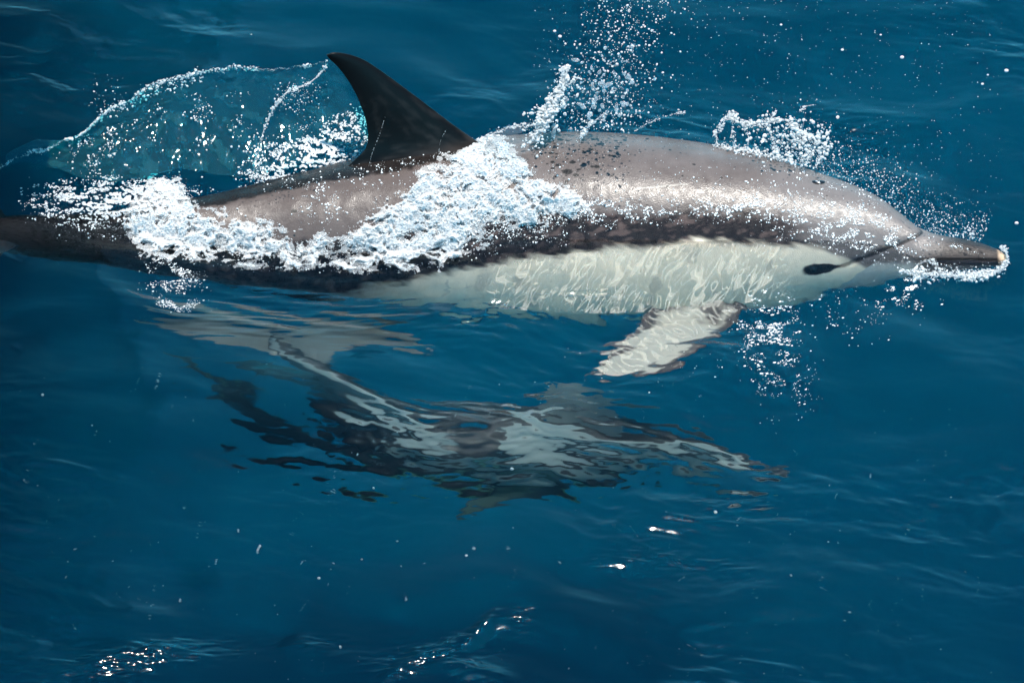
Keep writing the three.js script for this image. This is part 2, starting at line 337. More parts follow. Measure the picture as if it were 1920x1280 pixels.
function planePoint(B, px, py, submerged) {                                // a point of the body's middle plane
  let s = B.at(clamp(px, B.x0, B.x1)), q = submerged ? V(0, SE * TW, -SE) : UPC, k = 1, p = V();
  for (let i = 0; i < 4; i++) { const Y = (H / 2 - py) * PX * k, h = (Y - V(0, s.y, s.z).dot(q)) / B.D.dot(q); p.set((px - W / 2) * PX * k, s.y, s.z).addScaledVector(B.D, h); k = persp(p); }
  return p;
}
const pts = (list, f) => list.map((q) => f(...q));

function buildDolphin1() {
  const root = new THREE.Group(); root.name = 'dolphin';
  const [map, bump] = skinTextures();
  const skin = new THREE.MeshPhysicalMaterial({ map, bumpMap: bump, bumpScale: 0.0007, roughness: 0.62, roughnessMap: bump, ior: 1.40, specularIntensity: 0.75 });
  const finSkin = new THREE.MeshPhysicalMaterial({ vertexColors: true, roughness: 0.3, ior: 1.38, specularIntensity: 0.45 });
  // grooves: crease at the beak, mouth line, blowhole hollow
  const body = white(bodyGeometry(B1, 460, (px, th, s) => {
    if (px < 1480) return 0.0012 * fbm(px / 40, th * 3, 3, 3) * (px < 950 ? 2 : 1);
    const py = pyOf(sectionPoint(B1, s, Math.abs(th)));
    return -0.0045 * smooth(9, 0, lineDist(px, py, CREASE)) * (px > 1590 ? 1 : 0.4) - 0.003 * smooth(5, 0, Math.abs(py - 488)) * smooth(1700, 1740, px) * smooth(1880, 1860, px) - 0.004 * smooth(1.3, 0.3, Math.hypot((px - 1530) / 14, (py - 340) / 6));
  }));
  const dp = (x, y) => planePoint(B1, x, y);
  const dorsal = colourBy(finGeometry(
    pts([[985, 345], [930, 290], [890, 262], [850, 234], [800, 196], [752, 160], [712, 131], [680, 111], [650, 101], [626, 98], [612, 102]], dp),
    pts([[600, 352], [665, 300], [686, 276], [690, 255], [686, 228], [678, 202], [668, 178], [652, 150], [632, 124], [617, 110], [612, 103]], dp),
    (v) => lerp(0.026, 0.0035, Math.pow(v, 0.7)) + 0.02 * smooth(0.16, 0.0, v), B1.L, vcUV, 90, 36),
  (v, c) => { const q = c > 1 ? 2 - c : c, n = fbm(v * 9, q * 7, 3, 4), m = fbm(v * 30, q * 5, 8, 3); return mix3(mix3([0.004, 0.0037, 0.004], [0.024, 0.021, 0.020], smooth(-0.05, 0.4, n + 0.4 * m) * smooth(0.75, 0.1, v)), [0.06, 0.05, 0.047], 0.8 * smooth(0.24, 0.10, v + 0.1 * n) * smooth(0.8, 0.2, q)); });
  // right flipper held out and down under the water, and the left one mirrored in the body's middle plane
  const dep = (v) => lerp(-0.20, -0.25, v), fl = [[1402, 562], [1388, 590], [1356, 632], [1305, 667], [1250, 690], [1190, 705], [1135, 706], [1106, 697]], ft = [[1250, 545], [1222, 578], [1205, 603], [1190, 625], [1165, 650], [1140, 668], [1118, 684], [1106, 694]];
  const flip = (list) => list.map(([x, y], i) => under(x, y, dep(i / 7)));
  const flipper = finGeometry(flip(fl), flip(ft), (v) => lerp(0.02, 0.004, v) + 0.01 * smooth(0.2, 0, v), V(0, 0.95, -0.3), vcUV, 70, 30);
  const flipCol = (v, c) => { const q = c > 1 ? 2 - c : c, n = fbm(v * 8, q * 4, 5, 4), edge = Math.min(q * 1.3 + 0.05, 1.05 - q, 1.15 - v); return mix3([0.09, 0.078, 0.078], [0.56, 0.51, 0.44], smooth(0.15, 0.24, edge + 0.16 * n) * smooth(0.10, 0.18, v + 0.2 * n)); };
  colourBy(flipper, flipCol);
  const s13 = B1.at(1320), far = flipper.clone(), fp = far.attributes.position, o = V(0, s13.y, s13.z), q = V();
  for (let i = 0; i < fp.count; i++) { q.fromBufferAttribute(fp, i); const k = q.clone().sub(o).dot(B1.L); q.addScaledVector(B1.L, -2 * k); fp.setXYZ(i, q.x, q.y, q.z); }
  const ix = far.index.array; for (let i = 0; i < ix.length; i += 3) { const t = ix[i]; ix[i] = ix[i + 1]; ix[i + 1] = t; }
  far.computeVertexNormals();
  // tail flukes, level with the body's width, mostly outside the frame
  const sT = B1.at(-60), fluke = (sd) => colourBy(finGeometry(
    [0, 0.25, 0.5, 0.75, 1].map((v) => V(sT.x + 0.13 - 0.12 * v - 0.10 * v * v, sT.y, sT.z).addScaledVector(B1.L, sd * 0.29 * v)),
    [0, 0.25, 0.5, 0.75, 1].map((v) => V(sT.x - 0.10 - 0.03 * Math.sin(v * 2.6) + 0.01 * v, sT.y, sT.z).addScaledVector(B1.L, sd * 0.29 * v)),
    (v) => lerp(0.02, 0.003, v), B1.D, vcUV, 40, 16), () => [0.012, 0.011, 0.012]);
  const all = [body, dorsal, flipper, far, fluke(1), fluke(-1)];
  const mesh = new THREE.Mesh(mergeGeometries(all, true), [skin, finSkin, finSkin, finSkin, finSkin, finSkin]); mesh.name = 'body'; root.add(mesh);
  const wet = new THREE.MeshPhysicalMaterial({ color: rgb([0.008, 0.007, 0.007]), roughness: 0.12, clearcoat: 1, clearcoatRoughness: 0.05 });
  const eg = new THREE.SphereGeometry(0.0085, 24, 16);
  for (const sg of [1, -1]) { const th = thetaAt(1518, 503), e = new THREE.Mesh(eg, wet); e.name = 'eye'; e.position.copy(sectionPoint(B1, B1.at(1518), sg * th, V(), -0.0015)); root.add(e); }
  const bh = new THREE.Mesh(new THREE.SphereGeometry(0.0085, 24, 16), wet); bh.name = 'blowhole';
  const th = thetaAt(1530, 340), bp = sectionPoint(B1, B1.at(1530), th, V(), -0.001), bn = sectionPoint(B1, B1.at(1530), th, V(), 0.05).sub(bp).normalize();
  bh.position.copy(bp); bh.quaternion.setFromUnitVectors(V(0, 0, 1), bn); bh.scale.set(1.9, 0.75, 0.3); root.add(bh);
  tag(root, 'large grey dolphin breaking the surface with tall dark dorsal fin and white belly', 'dolphin');
  add(root);
}
// ---- the two dolphins under water
function buildUnder(name, rows, roll, colour, fins, label) {
  const B = makeBody(rows, roll, true), root = new THREE.Group(), Q = V(0, SE * TW, -SE); root.name = name;
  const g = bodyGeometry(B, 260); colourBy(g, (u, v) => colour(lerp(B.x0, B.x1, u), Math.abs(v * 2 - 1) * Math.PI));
  const parts = [g, ...fins(B)];
  const m = new THREE.Mesh(mergeGeometries(parts), new THREE.MeshPhysicalMaterial({ vertexColors: true, roughness: 0.5, ior: 1.38 })); m.name = 'body'; root.add(m);
  tag(root, label, 'dolphin'); add(root);
}
const ROWS2 = [[505, 628, 662, -0.42, 0.6], [530, 645, 690, -0.43, 0.6], [560, 664, 718, -0.44, 0.66], [600, 688, 752, -0.46, 0.74], [650, 714, 788, -0.48, 0.8], [700, 744, 815, -0.50, 0.84], [750, 766, 836, -0.52, 0.86], [800, 777, 850, -0.53, 0.88], [850, 776, 862, -0.54, 0.88], [900, 770, 872, -0.55, 0.88],
  [950, 765, 880, -0.56, 0.88], [1000, 762, 884, -0.56, 0.88], [1050, 761, 881, -0.56, 0.88], [1100, 765, 874, -0.56, 0.88], [1150, 772, 864, -0.55, 0.88], [1200, 780, 860, -0.54, 0.88], [1250, 786, 865, -0.53, 0.88], [1300, 795, 874, -0.52, 0.88], [1340, 817, 882, -0.51, 0.88],
  [1370, 840, 886, -0.50, 0.9], [1400, 853, 891, -0.50, 0.95], [1440, 868, 893, -0.50, 1.0], [1465, 876, 892, -0.50, 1.0], [1480, 883, 889, -0.50, 1.0]];
const ROWS3 = [[425, 752, 778, -0.92, 0.6], [470, 752, 790, -0.93, 0.65], [520, 755, 812, -0.94, 0.7], [600, 764, 838, -0.96, 0.8], [700, 780, 862, -0.98, 0.85], [800, 797, 882, -1.0, 0.88], [900, 815, 896, -1.02, 0.88], [1000, 830, 900, -1.04, 0.88], [1060, 840, 898, -1.04, 0.88], [1120, 852, 892, -1.04, 0.9], [1160, 860, 882, -1.04, 1], [1210, 866, 876, -1.04, 1]];
function buildOthers() {
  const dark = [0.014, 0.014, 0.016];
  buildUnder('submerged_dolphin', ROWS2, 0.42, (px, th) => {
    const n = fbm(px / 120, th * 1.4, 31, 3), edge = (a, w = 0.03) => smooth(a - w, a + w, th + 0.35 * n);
    let c = [0.018, 0.022, 0.025];  // the water's blue cast is mixed into these skin colours
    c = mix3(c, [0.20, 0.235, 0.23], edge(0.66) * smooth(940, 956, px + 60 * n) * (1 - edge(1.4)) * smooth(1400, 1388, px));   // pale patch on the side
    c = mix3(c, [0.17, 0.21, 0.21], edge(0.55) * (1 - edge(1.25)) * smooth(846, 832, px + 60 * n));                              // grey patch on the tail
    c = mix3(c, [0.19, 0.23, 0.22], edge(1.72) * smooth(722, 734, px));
    return c;
  }, (B) => {
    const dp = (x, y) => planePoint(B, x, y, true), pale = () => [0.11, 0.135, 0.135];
    const fin = colourBy(finGeometry(pts([[1190, 812], [1165, 782], [1140, 757], [1110, 737], [1075, 722], [1045, 716], [1020, 722]], dp), pts([[960, 800], [1000, 778], [1018, 765], [1026, 752], [1030, 742], [1028, 732], [1020, 724]], dp), (v) => lerp(0.02, 0.003, v), B.L, vcUV, 40, 16), pale);
    const lobe = (a, b, f) => colourBy(finGeometry(a.map(([x, y]) => under(x, y, -0.42)), b.map(([x, y]) => under(x, y, -0.42)), (v) => lerp(0.018, 0.003, v), V(0, 0.9, 0.3), vcUV, 40, 16), f);
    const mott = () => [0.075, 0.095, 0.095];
    const left = lobe([[580, 640], [450, 612], [330, 596], [232, 591]], [[600, 705], [470, 672], [340, 640], [232, 593]], mott);
    const right = lobe([[520, 655], [610, 608], [710, 612], [815, 656]], [[600, 700], [660, 668], [740, 660], [815, 658]], mott);
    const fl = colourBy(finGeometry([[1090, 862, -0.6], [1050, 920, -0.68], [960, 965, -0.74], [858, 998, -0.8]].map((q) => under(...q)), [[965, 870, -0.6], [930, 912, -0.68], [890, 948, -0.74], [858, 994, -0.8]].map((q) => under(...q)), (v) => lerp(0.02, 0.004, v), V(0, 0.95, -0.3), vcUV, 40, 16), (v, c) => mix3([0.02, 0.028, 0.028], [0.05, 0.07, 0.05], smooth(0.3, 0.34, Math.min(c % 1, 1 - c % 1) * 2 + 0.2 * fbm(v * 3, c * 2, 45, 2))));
    return [fin, left, right, fl];
  }, 'pale mottled dolphin swimming just under the water below the big one, head to the right');
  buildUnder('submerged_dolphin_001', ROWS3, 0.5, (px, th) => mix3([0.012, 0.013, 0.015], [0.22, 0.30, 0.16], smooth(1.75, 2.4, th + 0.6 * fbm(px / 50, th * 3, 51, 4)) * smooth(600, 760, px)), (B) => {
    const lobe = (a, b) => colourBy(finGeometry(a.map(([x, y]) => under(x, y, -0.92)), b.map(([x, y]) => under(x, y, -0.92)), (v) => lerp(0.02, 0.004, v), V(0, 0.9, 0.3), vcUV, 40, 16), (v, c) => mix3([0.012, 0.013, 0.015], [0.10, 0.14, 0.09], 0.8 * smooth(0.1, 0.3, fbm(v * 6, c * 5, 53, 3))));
    return [lobe([[480, 750], [420, 735], [340, 712], [268, 702]], [[470, 790], [430, 765], [360, 738], [268, 706]]), lobe([[470, 750], [430, 745], [395, 750], [356, 768]], [[500, 790], [460, 785], [410, 784], [356, 774]])];
  }, 'dark greenish dolphin deepest of all, mostly hidden beneath the pale mottled one');
}

// ------------------------------------------------------------------ foam, spray and bubbles
class Cloud {
  constructor() { this.m = []; }
  push(p, r, long = 1, dir = null) {
    const q = new THREE.Quaternion(), d = dir ?? V(this.m.length % 7 - 3, this.m.length % 5 - 2, this.m.length % 3 - 0.9).normalize();
    q.setFromUnitVectors(V(0, 1, 0), d); this.m.push(new THREE.Matrix4().compose(p.clone(), q, V(r, r * long, r)));
  }
  build(name, material, geo, label, category) {
    const o = new THREE.InstancedMesh(geo, material, this.m.length); this.m.forEach((m, i) => o.setMatrixAt(i, m)); o.name = name; tag(o, label, category, 'stuff'); return add(o);
  }
}
const lumpGeo = (() => { const g = new THREE.IcosahedronGeometry(1, 2), p = g.attributes.position, v = V(); for (let i = 0; i < p.count; i++) { v.fromBufferAttribute(p, i); v.multiplyScalar(1 + 0.28 * noise(v.x * 1.7, v.y * 1.7, v.z * 1.7)); p.setXYZ(i, v.x, v.y, v.z); } g.computeVertexNormals(); return g; })();
const dropGeo = new THREE.SphereGeometry(1, 14, 10), frothGeo = new THREE.IcosahedronGeometry(1, 1);
const foamM = new THREE.MeshPhysicalMaterial({ color: rgb([0.84, 0.845, 0.85]), roughness: 0.6 }); foamM.name = 'foam';
const frothM = new THREE.MeshPhysicalMaterial({ color: rgb([0.90, 0.905, 0.91]), roughness: 1, transmission: 0.5, thickness: 0, ior: 1.2, specularIntensity: 0.2 }); frothM.name = 'froth';
const glassM = new THREE.MeshPhysicalMaterial({ color: rgb([0.95, 0.97, 0.98]), roughness: 0.03, transmission: 0.86, thickness: 0.01, ior: 1.33 }); glassM.name = 'clear_drops';
const airyM = new THREE.MeshPhysicalMaterial({ color: rgb([0.30, 0.92, 0.96]), roughness: 0.08, specularIntensity: 0.8, transmission: 0.978, thickness: 0, ior: 1.33 }); airyM.name = 'aerated_water';
const speckM = new THREE.MeshStandardMaterial({ color: rgb([0.38, 0.46, 0.48]), roughness: 0.8 }); speckM.name = 'specks';
const milkM = new THREE.MeshPhysicalMaterial({ color: rgb([0.90, 0.91, 0.92]), roughness: 0.3, transmission: 0.72, thickness: 0, ior: 1.33 }); milkM.name = 'milky_film';
const causticM = new THREE.MeshPhysicalMaterial({ color: rgb([0.88, 0.86, 0.80]), roughness: 0.35, transmission: 0.86, thickness: 0, ior: 1.1, specularIntensity: 0.1 }); causticM.name = 'caustic_net';  // pale see-through material for the imitated ripple light
const dropM = new THREE.MeshPhysicalMaterial({ color: rgb([0.74, 0.76, 0.77]), roughness: 0.08, transmission: 0.3, thickness: 0.01, ior: 1.33 }); dropM.name = 'droplets';
const sheetM = new THREE.MeshPhysicalMaterial({ color: rgb([0.22, 0.92, 0.97]), roughness: 0.05, specularIntensity: 0.8, transmission: 0.982, thickness: 0, ior: 1.33 }); sheetM.name = 'wave_sheet';
const filmM = new THREE.MeshPhysicalMaterial({ color: rgb([0.92, 0.95, 0.96]), roughness: 0.08, specularIntensity: 0.6, transmission: 0.96, thickness: 0, ior: 1.33 }); filmM.name = 'water_film';
const F_TOP = table([[235, 400], [265, 352], [300, 328], [330, 328], [360, 368], [400, 398], [450, 405], [500, 420], [550, 440], [600, 442], [650, 440], [700, 395], [750, 362], [800, 318], [840, 293], [880, 274], [920, 264], [960, 268], [1000, 328], [1040, 350], [1080, 366], [1110, 385]]);
const F_LOW = table([[235, 440], [265, 478], [300, 490], [400, 482], [450, 490], [500, 497], [550, 502], [650, 508], [700, 506], [750, 503], [800, 498], [840, 490], [880, 472], [920, 458], [960, 440], [1000, 428], [1040, 410], [1080, 398], [1110, 392]]);
function foamDensity(px, py) {
  if (px < 236 || px > 1108) return 0;
  const wx = px + 14 * noise(px / 30, py / 30, 60), wy = py + 10 * noise(px / 28, py / 28, 59);
  const e = Math.min(py - F_TOP(px, 1), F_LOW(px, 1) - py, (px - 236) * 0.8, (1108 - px) * 0.5), n = fbm(wx / 46, wy / 30, 61, 4), m = fbm(wx / 15, wy / 11, 63, 3);
  const lace = smooth(0.16, 0.02, Math.abs(fbm(wx / 24, wy / 17, 65, 3))) * 0.55;
  let d = smooth(-16, 26, e + 30 * n + 9 * m);
  d *= 1 - 0.8 * gauss(px, 925, 50) * gauss(py, 430, 32); d *= 1 - 0.75 * gauss(px, 640, 30) * gauss(py, 465, 22); d *= 1 - 0.5 * gauss(px, 780, 40) * gauss(py, 440, 18);
  return d * clamp(0.42 + 1.5 * n + 0.7 * m + lace + 0.35 * smooth(10, 40, e), 0, 1.15);
}
function buildFoam() {
  const r = rng(5), x0 = 236, x1 = 1108, y0 = 258, y1 = 516, st = 1.6, nx = Math.round((x1 - x0) / st), ny = Math.round((y1 - y0) / st), P = [], idx = [], D = new Float32Array((nx + 1) * (ny + 1)), dens = new Float32Array((nx + 1) * (ny + 1)), film = new Float32Array((nx + 1) * (ny + 1)), FP = [], fx = [];
  for (let j = 0; j <= ny; j++) for (let i = 0; i <= nx; i++) {
    const px = x0 + i * st, py = y0 + j * st, d = foamDensity(px, py), n = fbm(px / 22, py / 18, 71, 3), b = Math.abs(fbm(px / 9, py / 7, 73, 3)), o = j * (nx + 1) + i;
    D[o] = d; dens[o] = d - 0.66 + 0.5 * fbm(px / 8, py / 6, 75, 3); film[o] = d - 0.22 + 0.5 * fbm(px / 20, py / 8, 76, 3);
    const p = surfaceAt(px, py, 0.0022 + 0.013 * d * d * (0.5 + 1.4 * n) + 0.010 * b * d); P.push(p.x, p.y, p.z);
    const q = surfaceAt(px, py, 0.0012 + 0.004 * d * (0.5 + n)); FP.push(q.x, q.y, q.z);
  }
  for (let j = 0; j < ny; j++) for (let i = 0; i < nx; i++) {
    const a = j * (nx + 1) + i, b = a + 1, c = a + nx + 1, d = c + 1;
    if (Math.min(dens[a], dens[b], dens[c]) > 0) idx.push(a, c, b); if (Math.min(dens[b], dens[c], dens[d]) > 0) idx.push(b, c, d);
    if (Math.min(film[a], film[b], film[c]) > 0) fx.push(a, c, b); if (Math.min(film[b], film[c], film[d]) > 0) fx.push(b, c, d);
  }
  const g = new THREE.BufferGeometry(); g.setAttribute('position', new THREE.Float32BufferAttribute(P, 3)); g.setIndex(idx); g.computeVertexNormals();
  const root = new THREE.Mesh(g, foamM); root.name = 'churned_foam';
  const fg = new THREE.BufferGeometry(); fg.setAttribute('position', new THREE.Float32BufferAttribute(FP, 3)); fg.setIndex(fx); fg.computeVertexNormals();
  const fm = new THREE.Mesh(fg, milkM); fm.name = 'thin_film'; tag(fm, null, null, 'stuff'); root.add(fm); tag(root, 'thick white churned foam along the near flank of the big dolphin below its fin', 'foam', 'stuff'); add(root);
  const c = new Cloud(), flow = V(1, -0.15, 0.2).normalize();
  for (let k = 0; k < 900000 && c.m.length < 330000; k++) {
    const i = Math.floor(nx * r()), j = Math.floor(ny * r()), o = j * (nx + 1) + i, d = D[o];
    if (r() > d * d * d * 0.72 + 0.05 * d) continue;
    const rad = PX * (0.22 + 0.32 * r() + 0.9 * r() ** 14), h = 0.0004 + 0.0014 * r() * d + 0.010 * r() ** 12;
    c.push(V(P[o * 3] + (r() - 0.5) * 0.0025, P[o * 3 + 1] + h * SE + (r() - 0.5) * 0.0015, P[o * 3 + 2] + h * CE), rad, 1 + 0.9 * r(), flow);
  }
  c.build('foam_froth', frothM, frothGeo, 'white froth of tiny bubbles and lumps on the churned foam beside the fin', 'froth');
}
function buildBeads() {
  // bright beads and bubbles of water on the dolphin's wet skin
  const r = rng(7), c = new Cloud(), zones = [[1250, 395, 190, 20, 1500], [1120, 395, 90, 24, 1400], [1400, 388, 90, 16, 1600], [1560, 430, 90, 34, 2200], [1640, 440, 70, 34, 1500], [1300, 340, 200, 40, 260], [1500, 360, 120, 30, 420], [1600, 400, 80, 25, 500],
    [1020, 300, 40, 40, 160], [520, 340, 160, 14, 420], [610, 380, 40, 30, 520], [800, 300, 80, 18, 420], [720, 330, 60, 30, 260], [200, 425, 70, 20, 500], [1790, 462, 50, 8, 110], [900, 440, 60, 30, 600], [1000, 430, 70, 30, 700], [1500, 330, 90, 10, 120], [1640, 368, 60, 8, 120]];
  const off = rng(9);
  for (const [cx, cy, wx, wy, n] of zones) for (let k = 0; k < n; k++) {
    const gx = (off() + off() + off() - 1.5) * 1.2, gy = (off() + off() + off() - 1.5) * 1.2, px = cx + wx * gx, slope = px > 1420 ? 0.38 : 0, py = cy + wy * gy + slope * (px - cx) * 0.6;
    if (noise(px / 26, py / 16, 81) + 0.6 * noise(px / 9, py / 8, 82) < -0.02 || py < (column(px).rows[column(px).top][1] + 2)) continue;
    c.push(surfaceAt(px, py, 0.001), PX * (0.35 + 1.5 * r() ** 4.5), 1);
  }
  const trickle = (list, n, w) => { const cv = new THREE.CatmullRomCurve3(list.map(([x, y]) => V(x, y, 0))); for (let k = 0; k < n; k++) { const q = cv.getPoint(r()), p = planePoint(B1, q.x, q.y), l = (p.y - B1.at(q.x).y) / 0.42; c.push(p.addScaledVector(B1.L, lerp(0.034, 0.012, clamp(l, 0, 1))), PX * w * (0.4 + 0.5 * r()), 2.5, V(0.1, 1, -0.3).normalize()); } };
  trickle([[722, 214], [712, 245], [698, 280], [688, 318]], 60, 0.36); trickle([[836, 238], [826, 258], [822, 288]], 24, 0.36);
  c.build('water_beads', foamM, dropGeo, 'bright beads of water scattered over the skin of the big dolphin', 'water beads');
}
function strand(c, r, list, n, rad, jit, yTable) {                         // a ropy thread of water: overlapping lumps along a curve
  const curve = new THREE.CatmullRomCurve3(list.map((q) => V(...q)));
  for (let k = 0; k < n * 1.7; k++) {
    const t = r(), q = curve.getPoint(t), w = rad(t) * Math.max(0.25, 0.8 + 1.5 * noise(q.x / 14, q.y / 14, 77)), a = r() * 6.283, d = Math.sqrt(r()) * jit * w * (r() < 0.12 ? 2.4 : 1);
    c.push(inAir(q.x + d * Math.cos(a), q.y + d * Math.sin(a), q.z + (r() - 0.5) * 0.02), PX * Math.min(2.8, 0.35 + w * (0.03 + 0.3 * r() ** 5)), 1 + r());
  }
}
function buildSpray() {
  const r = rng(21), tri = () => r() + r() + r() - 1.5;
  // drops thrown up in front of the fin, and the spout they come from
  let c = new Cloud();
  const up = (px, py, ylo, yhi) => inAir(px, py, lerp(ylo, yhi, r()));
  const big = new Cloud();
  for (let k = 0; k < 190; k++) { const px = 1110 + 74 * tri() * 1.1, py = 170 + 76 * tri() * 1.1; big.push(up(px + (250 - py) * 0.3, py, 0.12, 0.3), PX * (1.2 + 3.6 * r() ** 3), 1 + 1.3 * r() ** 2, V(r() - 0.5, r() - 0.3, r() - 0.5).normalize()); }
  big.build('large_drops', glassM, lumpGeo, 'larger clear drops tumbling among the spray before the fin', 'droplets');
  for (let k = 0; k < 900; k++) { const py = 250 * r() - 5, px = 1120 + (250 - py) * 0.28 + 95 * tri(); c.push(up(px, py, 0.1, 0.35), PX * (0.55 + 1.6 * r() ** 3), 1 + 0.5 * r()); }
  c.build('spray_droplets', dropM, dropGeo, 'droplets flung upward in front of the tall dark fin', 'droplets');
  c = new Cloud();
  strand(c, r, [[1000, 262, 0.12], [1020, 222, 0.15], [1042, 190, 0.18], [1055, 155, 0.2], [1066, 126, 0.22]], 900, (t) => lerp(20, 7, t), 0.75);
  strand(c, r, [[1066, 126, 0.22], [1050, 132, 0.22]], 40, () => 10, 0.7); strand(c, r, [[1060, 160, 0.2], [1080, 148, 0.2]], 40, () => 8, 0.6);
  strand(c, r, [[1040, 235, 0.12], [1034, 280, 0.07], [1028, 325, 0.05], [1045, 350, 0.045]], 520, () => 6, 0.8); strand(c, r, [[1085, 262, 0.1], [1105, 235, 0.13], [1140, 208, 0.16]], 130, (t) => lerp(9, 4, t), 0.7);
  strand(c, r, [[1080, 280, 0.06], [1084, 320, 0.05], [1088, 345, 0.05]], 130, (t) => 7, 0.8);
  strand(c, r, [[900, 262, 0.1], [950, 240, 0.12], [1000, 232, 0.13]], 160, () => 6, 0.9);
  c.build('water_spout', dropM, lumpGeo, 'ropy white jet of water rising from the back in front of the fin', 'water jet');
  // ragged crown behind the head
  c = new Cloud();
  const y = 0.08, S = (l, n, w) => strand(c, r, l.map(([a, b]) => [a, b, y]), n, () => w, 0.8);
  S([[1345, 245], [1370, 214], [1392, 230], [1420, 232], [1450, 226], [1478, 226], [1500, 246], [1530, 262], [1556, 275]], 560, 7); S([[1368, 210], [1374, 232], [1376, 275]], 60, 4); S([[1440, 232], [1448, 258], [1460, 292]], 90, 6); S([[1480, 230], [1490, 262], [1478, 300]], 90, 6);
  S([[1500, 248], [1520, 280], [1512, 308]], 110, 7); S([[1395, 232], [1404, 260], [1398, 280]], 60, 5); S([[1335, 285], [1345, 262], [1340, 248]], 60, 5); S([[1448, 226], [1452, 208]], 30, 6); S([[1530, 264], [1540, 292], [1530, 310]], 70, 6); S([[1340, 270], [1400, 284], [1460, 296], [1520, 312]], 300, 12);
  S([[1500, 210], [1510, 200], [1530, 196]], 34, 5); S([[1190, 246], [1225, 226], [1270, 212], [1285, 210]], 90, 3);
  for (let k = 0; k < 420; k++) c.push(up(1480 + 75 * tri(), 262 + 40 * tri(), 0.03, 0.14), PX * (0.7 + 3.2 * r() ** 2.6), 1 + 0.4 * r());
  c.build('splash_crown', dropM, lumpGeo, 'ragged crown of splashing water behind the head above the back', 'splash');
  // fine mist
  c = new Cloud();
  for (let k = 0; k < 1700; k++) { const px = 1000 + 880 * r(), py = 420 * Math.pow(r(), 1.1) - 4; if (r() > (1.1 - (px - 1000) / 1300)) continue; c.push(up(px, py, 0.05, 0.4), PX * (0.35 + 0.75 * r() ** 3)); }
  for (let k = 0; k < 1500; k++) { const t = r(), px = 1440 + 400 * t, top = B1.T(px, 1), d = Math.abs(tri()) * 95 * (1 - 0.4 * t); c.push(up(px + 0.4 * d, top - d, 0.02, 0.12), PX * (0.4 + 1.3 * r() ** 3)); }
  for (const [px, py, s] of [[1888, 132, 3.4], [1843, 157, 2.2], [1853, 140, 1.6], [1692, 107, 3.2], [1580, 93, 2.4], [1652, 65, 1.8], [1907, 418, 3], [1465, 46, 2], [1050, 68, 3], [1040, 58, 2.6]]) c.push(inAir(px, py, 0.1), PX * s, 1.3, V(1, 0, 0));
  c.build('fine_mist', dropM, dropGeo, 'fine mist of droplets in the air above the head and beak', 'mist');
  // bow wave at the beak
  c = new Cloud();
  const bow = (l, n, w) => strand(c, r, l.map(([a, b]) => [a, b, 0.012]), n, () => w, 0.9);
  bow([[1690, 508], [1730, 512], [1780, 516], [1830, 516], [1872, 507], [1892, 486]], 800, 8); bow([[1890, 484], [1886, 470], [1876, 462]], 160, 6); bow([[1780, 515], [1820, 520], [1850, 514]], 200, 8); bow([[1720, 496], [1745, 488], [1760, 500]], 60, 4); bow([[1820, 444], [1826, 434]], 16, 4);
  for (let k = 0; k < 260; k++) c.push(up(1790 + 70 * tri(), 512 + 16 * tri(), 0.0, 0.02), PX * (0.5 + 1.4 * r() ** 3));
  c.build('bow_foam', dropM, lumpGeo, 'small white bow wave curling along the underside of the beak', 'bow wave');
  // wave curtain behind the fin: a sheet of water with a beaded rim
  buildCurtain(r, tri);
}
const RIM = table([[-20, 326], [0, 318], [30, 298], [60, 284], [100, 273], [140, 256], [170, 236], [200, 211], [240, 186], [270, 166], [320, 148], [370, 135], [430, 121], [480, 127], [540, 130], [580, 123], [614, 112], [640, 122], [690, 195], [720, 240]]);
const RIMY = table([[-20, 0.01], [100, 0.05], [250, 0.12], [430, 0.17], [614, 0.18], [720, 0.1]]);
const FOOT = table([[-20, 385], [60, 392], [150, 370], [250, 336], [330, 320], [450, 326], [560, 310], [640, 292], [690, 278]]);
const foot2 = (px) => lerp(RIM(px, 1) + 3, FOOT(px, 1), smooth(0, 240, px));
